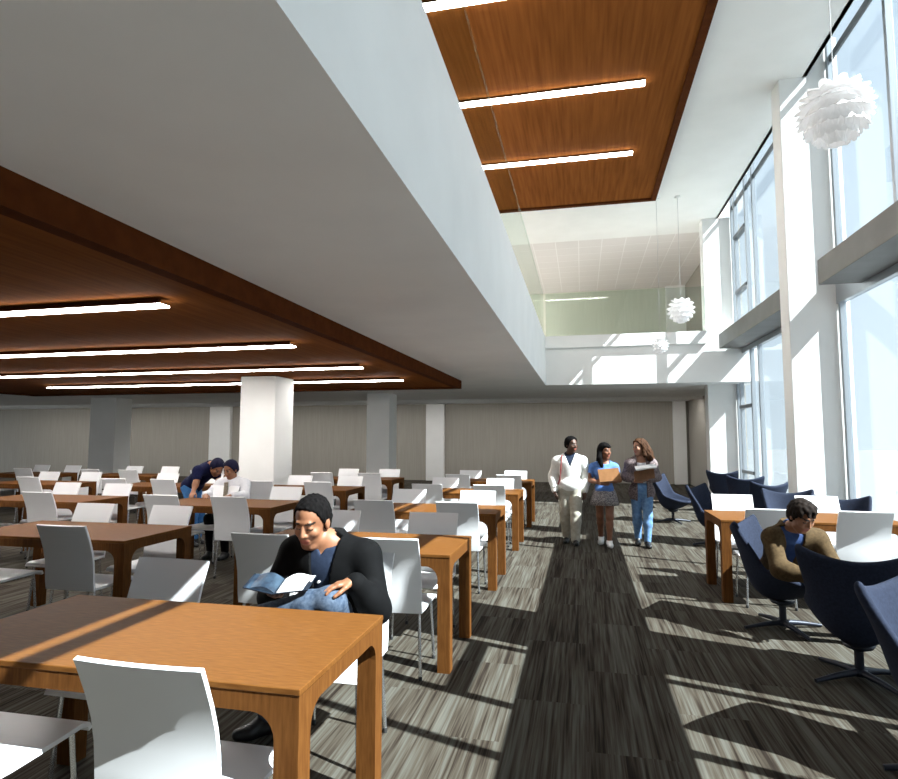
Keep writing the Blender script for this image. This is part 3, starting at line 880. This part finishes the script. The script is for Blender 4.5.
# ---- the reading man at the front table (points are offsets from his root)
def hero():
    R = V((-1.40, 3.10, 0))
    W = lambda x, y, z: V((x, y, z)) - R
    J = dict(P=W(-1.34,3.13,.545), N=W(-1.36,3.08,1.06), SL=W(-1.135,3.09,.985), SR=W(-1.575,3.11,.985),
             EL=W(-1.045,3.00,.735), WL=W(-1.115,2.85,.905), ER=W(-1.66,3.04,.75), WR=W(-1.60,2.95,.80),
             HL=W(-1.25,3.10,.57), KL=W(-1.215,2.80,.815), AL=W(-1.60,2.81,.725), TL=W(-1.73,2.80,.62),
             HR=W(-1.43,3.10,.55), KR=W(-1.70,2.86,.58), AR=W(-1.70,3.10,.11), TR=W(-1.82,3.00,.035))
    hF, hL, hU = frame((-.06,-.94,-.32))
    tilt = Matrix.Rotation(math.radians(-3), 3, hF)
    hL, hU = tilt@hL, tilt@hU
    p = Person('seated man in black jacket and jeans reading a book at the front table', R, J, (-.15,-1,0), (hF,hL,hU), W(-1.425,3.02,1.165), 1.08, False, M['skin_tan'], .0055, down=True, k=1.06, clothing_vox=.0065)
    p.body(hands=[('L', (-.80,-.58,-.08), (-.1,-.15,-1), (.45,-.8,.2), .34), ('R', (.5,-.8,.12), (.1,.2,.9), (-.6,-.5,.2), .2)])
    J = p.J
    up = (J['N']-J['P']).normalized(); Lx = (J['SL']-J['SR']).normalized(); Fx = Lx.cross(up).normalized()
    # shirt with collar
    f = Field(.0065); p.torso(f, .010)
    N = J['N']
    f.cap(N-up*.02, N+up*.035-Fx*.005, .072, .068, .02)
    f.wedge([(N+up*.004+Fx*.02, up*.9+Fx*.45), (N, Fx)])
    f.neck(N+up*.050, up-Fx*.3, Lx, .11)
    # open neck
    f.wedge([(N+Fx*.045, Fx), (N-up*.055, up*.7+Lx), (N-up*.055, up*.7-Lx)])
    sh = f.mesh('shirt', M['navyshirt'], p.t)
    b = MB()
    for k in range(3):
        c = N + Fx*(.103+.018*k) - up*(.11+.075*k)
        b.tube([c, c+Fx*.012], .007, 8)
    b.build('button', M['button'], sh)
    # jacket open at the front
    f = Field(.0065); p.torso(f, .024, .05)
    for s in 'LR': p.arm(f, s, .024, True, .045, .93)
    f.cap(N-up*.03-Fx*.03, N+up*.03-Fx*.040, .082, .078, .03)
    f.neck(N+up*.052-Fx*.03, up-Fx*.1, Lx, .1)
    lo = N - up*.46
    # the V between the lapels
    f.wedge([(N+Fx*.02, Fx), (lo, up*.17-Lx*1.0), (lo, up*.17+Lx*1.0)])
    f.wedge([(N+up*.0, up), (N, Fx), (N+Lx*.062, -Lx), (N-Lx*.062, Lx)])
    jk = f.mesh('jacket', M['blackcloth'], p.t)
    p.trousers(M['lightdenim'], .014, .98)
    p.shoes(M['blackshoe'])
    p.hair(M['blackhair'], cap=.008, line=.060, back=-.06, vox=.0055, temple=True)
    # the open book resting on the raised leg
    bk = thing('book', 'open blue book held by the seated reading man', 'book', (-1.475,2.72,.865), math.radians(4))
    B = lambda x, y, z: V((x,y,z))
    slab('cover', M['bookcover'], [B(-.17,.01,.012), B(-.015,.00,-.012), B(-.015,.125,.03), B(-.17,.135,.052)], .005, bk)
    slab('cover', M['bookcover'], [B(-.01,.00,-.012), B(.165,.01,.012), B(.165,.135,.055), B(-.01,.125,.03)], .005, bk)
    for m_, sx, w in ((M['paper'], 1, .155), (M['pageprint'], -1, .15)):
        mb = MB(); n = 9; rows = []
        for k in range(n):
            t = k/(n-1); rows.append((sx*(.004 + w*t), .006+.006*t, -.004 + .018*t + .024*math.sin(PI*min(1, t*1.1))**1.0*(1-.35*t)))
        top = [V(r) for r in rows]; bak = [V((r[0], r[1]+.118, r[2]+.042)) for r in rows]
        lowf = [V((r[0], r[1], -.006+.022*abs(r[0])/w)) for r in rows]; lowb = [v + V((0,.118,.042)) for v in lowf]
        vs = top+bak+lowf+lowb; fs = []
        for i in range(n-1):
            fs += [(i,i+1,n+i+1,n+i), (2*n+i,3*n+i,3*n+i+1,2*n+i+1), (i,2*n+i,2*n+i+1,i+1), (n+i,n+i+1,3*n+i+1,3*n+i)]
        fs += [(0,n,3*n,2*n), (n-1,3*n-1,4*n-1,2*n-1)]
        mb.add(vs, fs, 0, False); mb.build('pages', m_, bk)
hero()

# ---- three students walking up the aisle
def walker_joints(h, fx, stride, armL, armR, hip=.085, sh=.19, lean=.0):
    """standing figure facing -Y; +X is the figure's left; stride = forward step of the left foot"""
    J = {}
    J['P'] = V((0,0,.52*h)); J['N'] = V((0,-lean,.825*h))
    J['SL'] = V((sh,-lean,.768*h)); J['SR'] = V((-sh,-lean,.768*h))
    J['HL'] = V((hip,0,.52*h)); J['HR'] = V((-hip,0,.52*h))
    for s, q in (('L',1),('R',-1)):
        st = stride*q
        J['A'+s] = V((q*hip*.75, -st, .048*h + (.02 if st < 0 else 0)))
        J['K'+s] = V((q*hip*.92, -st*.5-.03, .285*h))
        J['T'+s] = V((q*hip*.95, -st-.14, .030))
    J['EL'], J['WL'] = V(armL[0]), V(armL[1]); J['ER'], J['WR'] = V(armR[0]), V(armR[1])
    return J

def walker_a():
    h = 1.62
    J = walker_joints(h, 0, .10, ((.255,.02,1.02), (.215,-.05,.80)), ((-.265,.03,1.02), (-.235,-.05,.80)), .09, .20)
    hF, hL, hU = frame((.62,-.78,-.02))
    p = Person('man walking at left of three, cream sweater and beige trousers', (-.19,9.45,0), J, (0,-1,0), (hF,hL,hU), (.03,-.03,1.50), 1.0, False, M['skin_dark'], .009, 'students walking up the aisle', k=1.02)
    p.body(hands=[('L', (-.1,-.1,-1), (-.6,-.6,0), (0,-1,0), .5), ('R', (.05,-.1,-1), (.9,.2,0), (0,-1,0), .6)])
    N = p.J['N']
    f = Field(.009); p.torso(f, .012); f.cap(N, N+V((0,0,.04)), .070, .068, .02); f.neck(N+V((0,0,.05)), (0,-.5,1), (1,0,0), .12)
    f.mesh('shirt', M['navyshirt'], p.t)
    f = Field(.009); p.torso(f, .022, .06); 
    for s in 'LR': p.arm(f, s, .020, True, .05, .95)
    f.ell((0,-.01,.90), (V((0,1,0)), V((1,0,0)), V((0,0,1))), (.145,.185,.10), .05)
    f.cut((0,0,.80), (0,0,-1)) if False else None
    f.wedge([(N, (0,-1,0)), (N-V((0,0,.17)), (1,0,.42)), (N-V((0,0,.17)), (-1,0,.42))])
    f.neck(N+V((0,0,.03)), (0,0,1), (1,0,0), .1)
    f.mesh('sweater', M['sweater'], p.t)
    # rucksack strap over the right shoulder
    mb = MB(); mb.tube([(-.115,-.085,1.34), (-.125,-.145,1.26), (-.135,-.165,1.12), (-.15,-.15,.98), (-.18,-.09,.90)], .013, 8)
    mb.build('bag_strap', M['strap'], p.t)
    p.trousers(M['khaki'], .020, .99, .09, .014)
    p.shoes(M['blackshoe'])
    p.hair(M['blackhair'], cap=.014, line=.070, back=-.05)
walker_a()

def walker_b():
    h = 1.51
    J = walker_joints(h, 0, .12, ((.225,-.02,.97), (.02,-.19,.955)), ((-.225,-.01,.97), (-.05,-.20,.93)), .075, .165)
    J['TL'].z = .03
    hF, hL, hU = frame((.66,-.74,-.03))
    p = Person('woman walking in the middle, blue top and patterned short skirt, long black hair', (.315,9.425,0), J, (0,-1,0), (hF,hL,hU), (.02,-.02,1.405), .97, True, M['skin_warm'], .009, 'students walking up the aisle', k=.95)
    p.body(hands=[('L', (-1,-.15,.1), (0,1,-.2), (0,-.3,1), .4), ('R', (1,-.25,.1), (0,1,-.2), (0,-.3,1), .4)])
    N = p.J['N']
    f = Field(.009); p.torso(f, .014)
    for s in 'LR': p.arm(f, s, .016, True, .04, .01)
    for s in 'LR':
        S, E = p.J['S'+s], p.J['E'+s]; d = (E-S); f.wedge([(S+d*.48, d), (S+d*.48 + V((.05 if s == 'L' else -.05, 0, 0))*0, V((1 if s == 'L' else -1, 0, -.25)))])
    f.neck(N-V((0,0,.0)), (0,-.45,1), (1,0,0), .085); f.cut((0,0,.80), (0,0,-1))
    f.mesh('top', M['bluetop'], p.t)
    mb = MB(); n = 28; vs = []; fs = []
    rings = ((.860,.135,.105),(.80,.168,.135),(.70,.195,.155),(.60,.215,.175),(.602,.208,.168),(.70,.188,.148),(.80,.160,.128),(.855,.128,.098))
    for z, a, b in rings:
        for k in range(n):
            t = 2*PI*k/n; w = 1 + (.035*math.sin(7*t) if z < .65 else .012*math.sin(7*t))
            vs.append((a*w*math.cos(t), b*w*math.sin(t)+.005, z))
    for i in range(len(rings)-1):
        for k in range(n): fs.append((i*n+k, i*n+(k+1)%n, (i+1)*n+(k+1)%n, (i+1)*n+k))
    mb.add(vs, fs, 0, True); mb.build('skirt', M['skirt'], p.t)
    p.shoes(M['whiteshoe'])
    p.hair(M['blackhair'], cap=.016, line=.070, back=-.2, strands=[((-.04,-.06,.03),(-.01,-.105,-.10),.045,.042), ((-.01,-.105,-.10),(.03,-.085,-.24),.042,.028), ((-.07,-.02,.0),(-.07,-.06,-.24),.06,.05), ((-.07,.04,.02),(-.075,.055,-.16),.05,.035), ((.05,-.045,.082),(.082,.0,.070),.020,.018), ((.082,.0,.070),(.06,.05,.070),.018,.018)], rip=(.003,240))
    o = slab('folder', M['folderorange'], [(.245,9.165,.955), (.545,9.205,.985), (.515,9.235,1.165), (.215,9.195,1.135)], .022)
    tag(o, 'orange-brown folder held by the woman in the blue top', 'folder')
walker_b()

def walker_c():
    h = 1.58
    J = walker_joints(h, 0, .10, ((.235,.0,1.02), (.06,-.19,1.0)), ((-.235,.01,1.02), (-.10,-.19,.97)), .078, .172)
    hF, hL, hU = frame((-.80,-.60,-.06))
    p = Person('woman walking at right of three, plaid shirt over white tee and jeans', (.86,9.47,0), J, (-.1,-1,0), (hF,hL,hU), (-.02,-.03,1.465), .98, True, M['skin_light'], .009, 'students walking up the aisle', k=.97)
    p.body(hands=[('L', (-1,-.2,.1), (0,1,-.2), (0,-.3,1), .4), ('R', (1,-.2,.1), (0,1,-.2), (0,-.3,1), .4)])
    N = p.J['N']
    f = Field(.009); p.torso(f, .010); f.neck(N-V((0,0,.015)), (0,-.6,1), (1,0,0), .075); f.cut((0,0,.80), (0,0,-1))
    f.mesh('tee_shirt', M['whiteshirt'], p.t)
    f = Field(.009); p.torso(f, .026, .06)
    for s in 'LR': p.arm(f, s, .020, True, .05, .80)
    f.ell((0,.0,.78), (V((0,1,0)), V((1,0,0)), V((0,0,1))), (.125,.19,.16), .05)
    f.wedge([((0,-.02,0), (0,-1,0)), ((.065,0,0), (-1,0,0)), ((-.065,0,0), (1,0,0))]) 
    f.neck(N+V((0,0,.02)), (0,-.2,1), (1,0,0), .08); f.cut((0,0,.66), (0,0,-1))
    f.mesh('plaid_shirt', M['plaid'], p.t)
    p.trousers(M['denim'], .012, .98, .12)
    p.shoes(M['blackshoe'])
    p.hair(M['auburn'], cap=.018, line=.070, back=-.3, strands=[((-.04,.065,.05),(-.07,.105,-.06),.045,.052), ((-.07,.105,-.06),(-.06,.150,-.17),.052,.048), ((-.08,.02,.04),(-.15,.04,-.10),.06,.06), ((-.15,.04,-.10),(-.15,.09,-.24),.06,.05), ((-.08,-.05,.03),(-.11,-.08,-.14),.055,.05), ((-.11,-.08,-.14),(-.09,-.08,-.22),.05,.035), ((-.02,.08,.02),(.01,.115,-.12),.03,.03), ((.0,-.080,.03),(-.02,-.10,-.12),.028,.026)], rip=(.009,130))
    o = slab('folder', M['folder'], [(.75,9.225,.965), (1.03,9.205,1.02), (1.02,9.26,1.16), (.74,9.28,1.105)], .02)
    tag(o, 'dark brown folder held by the woman in the plaid shirt', 'folder')
    o = slab('papers', M['paper'], [(.765,9.185,1.13), (1.055,9.165,1.175), (1.045,9.285,1.215), (.755,9.305,1.17)], .018)
    tag(o, 'white papers on top of the brown folder at the woman in plaid', 'papers')
walker_c()

# ---- the man in the tan jacket on a lounge chair
def tan_man():
    R = V((1.74, 5.62, 0)); W = lambda x, y, z: V((x, y, z)) - R
    J = dict(P=W(1.62,5.72,.455), N=W(1.69,5.56,.860), SL=W(1.90,5.58,.775), SR=W(1.52,5.50,.785),
             EL=W(1.965,5.45,.56), WL=W(1.88,5.26,.54), ER=W(1.53,5.34,.56), WR=W(1.70,5.22,.54),
             HL=W(1.72,5.72,.45), KL=W(2.00,5.46,.47), AL=W(2.12,5.56,.11), TL=W(2.23,5.47,.035),
             HR=W(1.60,5.62,.45), KR=W(1.88,5.32,.46), AR=W(2.02,5.40,.11), TR=W(2.11,5.30,.035))
    hF, hL, hU = frame((.30,-.78,-.50))
    p = Person('man in tan corduroy jacket and blue shirt hunched over in a lounge chair', R, J, (.4,-.9,0), (hF,hL,hU), W(1.735,5.43,.975), 1.02, False, M['skin_tan'], .008, down=True, k=.98)
    p.body(hands=[('L', (-.6,-.5,-.1), (-.2,.3,-1), (0,-1,.3), .5), ('R', (.7,-.5,-.1), (.2,.3,-1), (0,-1,.3), .5)])
    J = p.J; N = J['N']
    up = (J['N']-J['P']).normalized(); Lx = (J['SL']-J['SR']).normalized(); Fx = Lx.cross(up).normalized()
    f = Field(.008); p.torso(f, .010); f.cap(N-up*.02, N+up*.03, .070, .066, .02); f.neck(N+up*.035, up+Fx*.4, Lx, .11)
    f.mesh('shirt', M['blueshirt'], p.t)
    f = Field(.008); p.torso(f, .026, .05)
    for s in 'LR': p.arm(f, s, .026, True, .045, .92)
    f.cap(N-up*.03-Fx*.03, N+up*.02-Fx*.04, .080, .072, .03)
    lo = N - up*.42
    f.wedge([(N+Fx*.02, Fx), (lo, up*.20-Lx), (lo, up*.20+Lx)])
    f.wedge([(N, up), (N, Fx), (N+Lx*.06, -Lx), (N-Lx*.06, Lx)])
    f.neck(N+up*.04-Fx*.03, up, Lx, .1)
    f.mesh('jacket', M['tanjacket'], p.t)
    p.trousers(M['lightdenim'], .014, .98)
    p.shoes(M['blackshoe'])
    p.hair(M['brownhair'], cap=.015, line=.070, back=-.06, rip=(.007,120), strands=[((.03,.045,.105),(.088,.02,.062),.022,.014), ((.03,.0,.11),(.090,-.025,.066),.022,.013), ((.01,-.06,.09),(.06,-.066,.045),.018,.013)])
    o = slab('papers', M['paper'], [(1.90,5.17,.585), (2.10,5.24,.60), (2.06,5.38,.63), (1.86,5.31,.61)], .014)
    tag(o, 'white papers held by the man in the tan jacket', 'papers')
tan_man()

# ---- two people bent over a table at the back left
def leaning_man():
    R = V((-5.66, 8.05, 0)); W = lambda x, y, z: V((x+.06, y, z)) - R
    J = dict(P=W(-5.80,8.02,.90), N=W(-5.38,7.86,1.205), SL=W(-5.43,7.98,1.15), SR=W(-5.45,7.64,1.13),
             EL=W(-5.34,8.00,.98), WL=W(-5.16,7.70,.90), ER=W(-5.42,7.58,.99), WR=W(-5.38,7.46,.86),
             HL=W(-5.82,8.10,.86), KL=W(-5.74,8.16,.47), AL=W(-5.80,8.20,.09), TL=W(-5.66,8.16,.03),
             HR=W(-5.80,7.94,.86), KR=W(-5.70,7.92,.47), AR=W(-5.76,7.96,.09), TR=W(-5.62,7.92,.03))
    hF, hL, hU = frame((.62,-.35,-.70), (.35,-.1,1))
    p = Person('man in navy polo and jeans bending over a back table at left', R, J, (.8,-.3,0), (hF,hL,hU), W(-5.245,7.80,1.175), 1.0, False, M['skin_tan'], .009, k=1.0)
    p.body(hands=[('L', (.5,-.7,-.4), (0,0,-1), (.5,.5,0), .3), ('R', (.3,-.8,-.5), (0,.3,-1), (.6,.5,0), .3)])
    N = p.J['N']; up = (N-p.J['P']).normalized()
    f = Field(.009); p.torso(f, .022, .05)
    for s in 'LR':
        S, E = p.J['S'+s], p.J['E'+s]; f.cap(S, S.lerp(E,.6), .070, .066, .04)
    f.cap(N-up*.03, N+up*.01, .075, .070, .02); f.neck(N+up*.015, up, (p.J['SL']-p.J['SR']).normalized(), .085)
    f.mesh('polo_shirt', M['navypolo'], p.t)
    p.trousers(M['bluedenim'], .014, .98, .08)
    p.shoes(M['blackshoe'])
    p.hair(M['navyhair'], cap=.014, line=.070, back=-.055)
M['navyhair'] = noise_mat('blue_black_hair', (.005,.005,.020), (.010,.010,.034), (90,90,20), .8, spec=.15)
leaning_man()

def seated_clerk():
    R = V((-4.78, 7.62, 0)); W = lambda x, y, z: V((x+.06, y, z)) - R
    J = dict(P=W(-4.84,7.66,.53), N=W(-4.87,7.60,1.03), SL=W(-4.67,7.62,.96), SR=W(-5.06,7.62,.96),
             EL=W(-4.58,7.46,.80), WL=W(-4.62,7.22,.845), ER=W(-5.15,7.46,.80), WR=W(-5.02,7.22,.845),
             HL=W(-4.75,7.62,.53), KL=W(-4.73,7.22,.53), AL=W(-4.73,7.26,.10), TL=W(-4.73,7.12,.03),
             HR=W(-4.93,7.62,.53), KR=W(-4.95,7.22,.53), AR=W(-4.95,7.26,.10), TR=W(-4.95,7.12,.03))
    hF, hL, hU = frame((-.15,-.9,-.35))
    p = Person('person in white shirt and striped tie seated behind a back table at left', R, J, (0,-1,0), (hF,hL,hU), W(-4.86,7.54,1.165), 1.0, False, M['skin_tan'], .009, k=1.0)
    p.body(hands=[('L', (-.5,-.8,-.1), (0,0,-1), (-.7,.5,0), .3), ('R', (.5,-.8,-.1), (0,0,-1), (.7,.5,0), .3)])
    N = p.J['N']
    f = Field(.009); p.torso(f, .020)
    for s in 'LR': p.arm(f, s, .020, True, .04, .95)
    f.cap(N-V((0,0,.02)), N+V((0,-.005,.03)), .072, .068, .02); f.neck(N+V((0,0,.04)), (0,-.5,1), (1,0,0), .11)
    f.mesh('shirt', M['whiteshirt'], p.t)
    mb = MB()
    x, y = N.x, N.y
    mb.prism([(x-.018,.995), (x+.018,.995), (x+.016,.965), (x+.040,.66), (x,.62), (x-.040,.66), (x-.016,.965)], 'y', y-.165, y-.115)
    mb.build('tie', M['tie'], p.t)
    p.trousers(M['blackcloth'], .014, .98, .08)
    p.shoes(M['blackshoe'])
    p.hair(M['navyhair'], cap=.014, line=.070, back=-.055)
seated_clerk()
# ------------------------------------------------------------------ light
sun_d = bpy.data.lights.new('sun', 'SUN'); sun = bpy.data.objects.new('sun', sun_d); COL.objects.link(sun)
to_sun = Vector((1, -.345, 1.124)).normalized()
sun.rotation_euler = to_sun.to_track_quat('Z', 'Y').to_euler()
sun.location = (20, -9, 22)
sun_d.energy = 28.0; sun_d.angle = math.radians(.25); sun_d.color = (1, .965, .91)
w = bpy.data.worlds.new('world'); scene.world = w; w.use_nodes = True
nt = w.node_tree; bg = nt.nodes['Background']
tc = nt.nodes.new('ShaderNodeTexCoord'); sp = nt.nodes.new('ShaderNodeSeparateXYZ'); nt.links.new(tc.outputs['Generated'], sp.inputs[0])
rp = nt.nodes.new('ShaderNodeValToRGB')
rp.color_ramp.elements[0].position = 0; rp.color_ramp.elements[0].color = (.80,.86,.90,1)
rp.color_ramp.elements[1].position = 1; rp.color_ramp.elements[1].color = (.60,.70,.82,1)
nt.links.new(sp.outputs[2], rp.inputs[0]); nt.links.new(rp.outputs[0], bg.inputs[0])
bg.inputs[1].default_value = 1.55
scene.view_settings.view_transform = 'Standard'; scene.view_settings.look = 'None'
scene.view_settings.exposure = .42; scene.view_settings.gamma = 1
scene.view_settings.use_curve_mapping = False
scene.cycles.max_bounces = 10; scene.cycles.diffuse_bounces = 5; scene.cycles.transparent_max_bounces = 24
scene.cycles.sample_clamp_indirect = 8
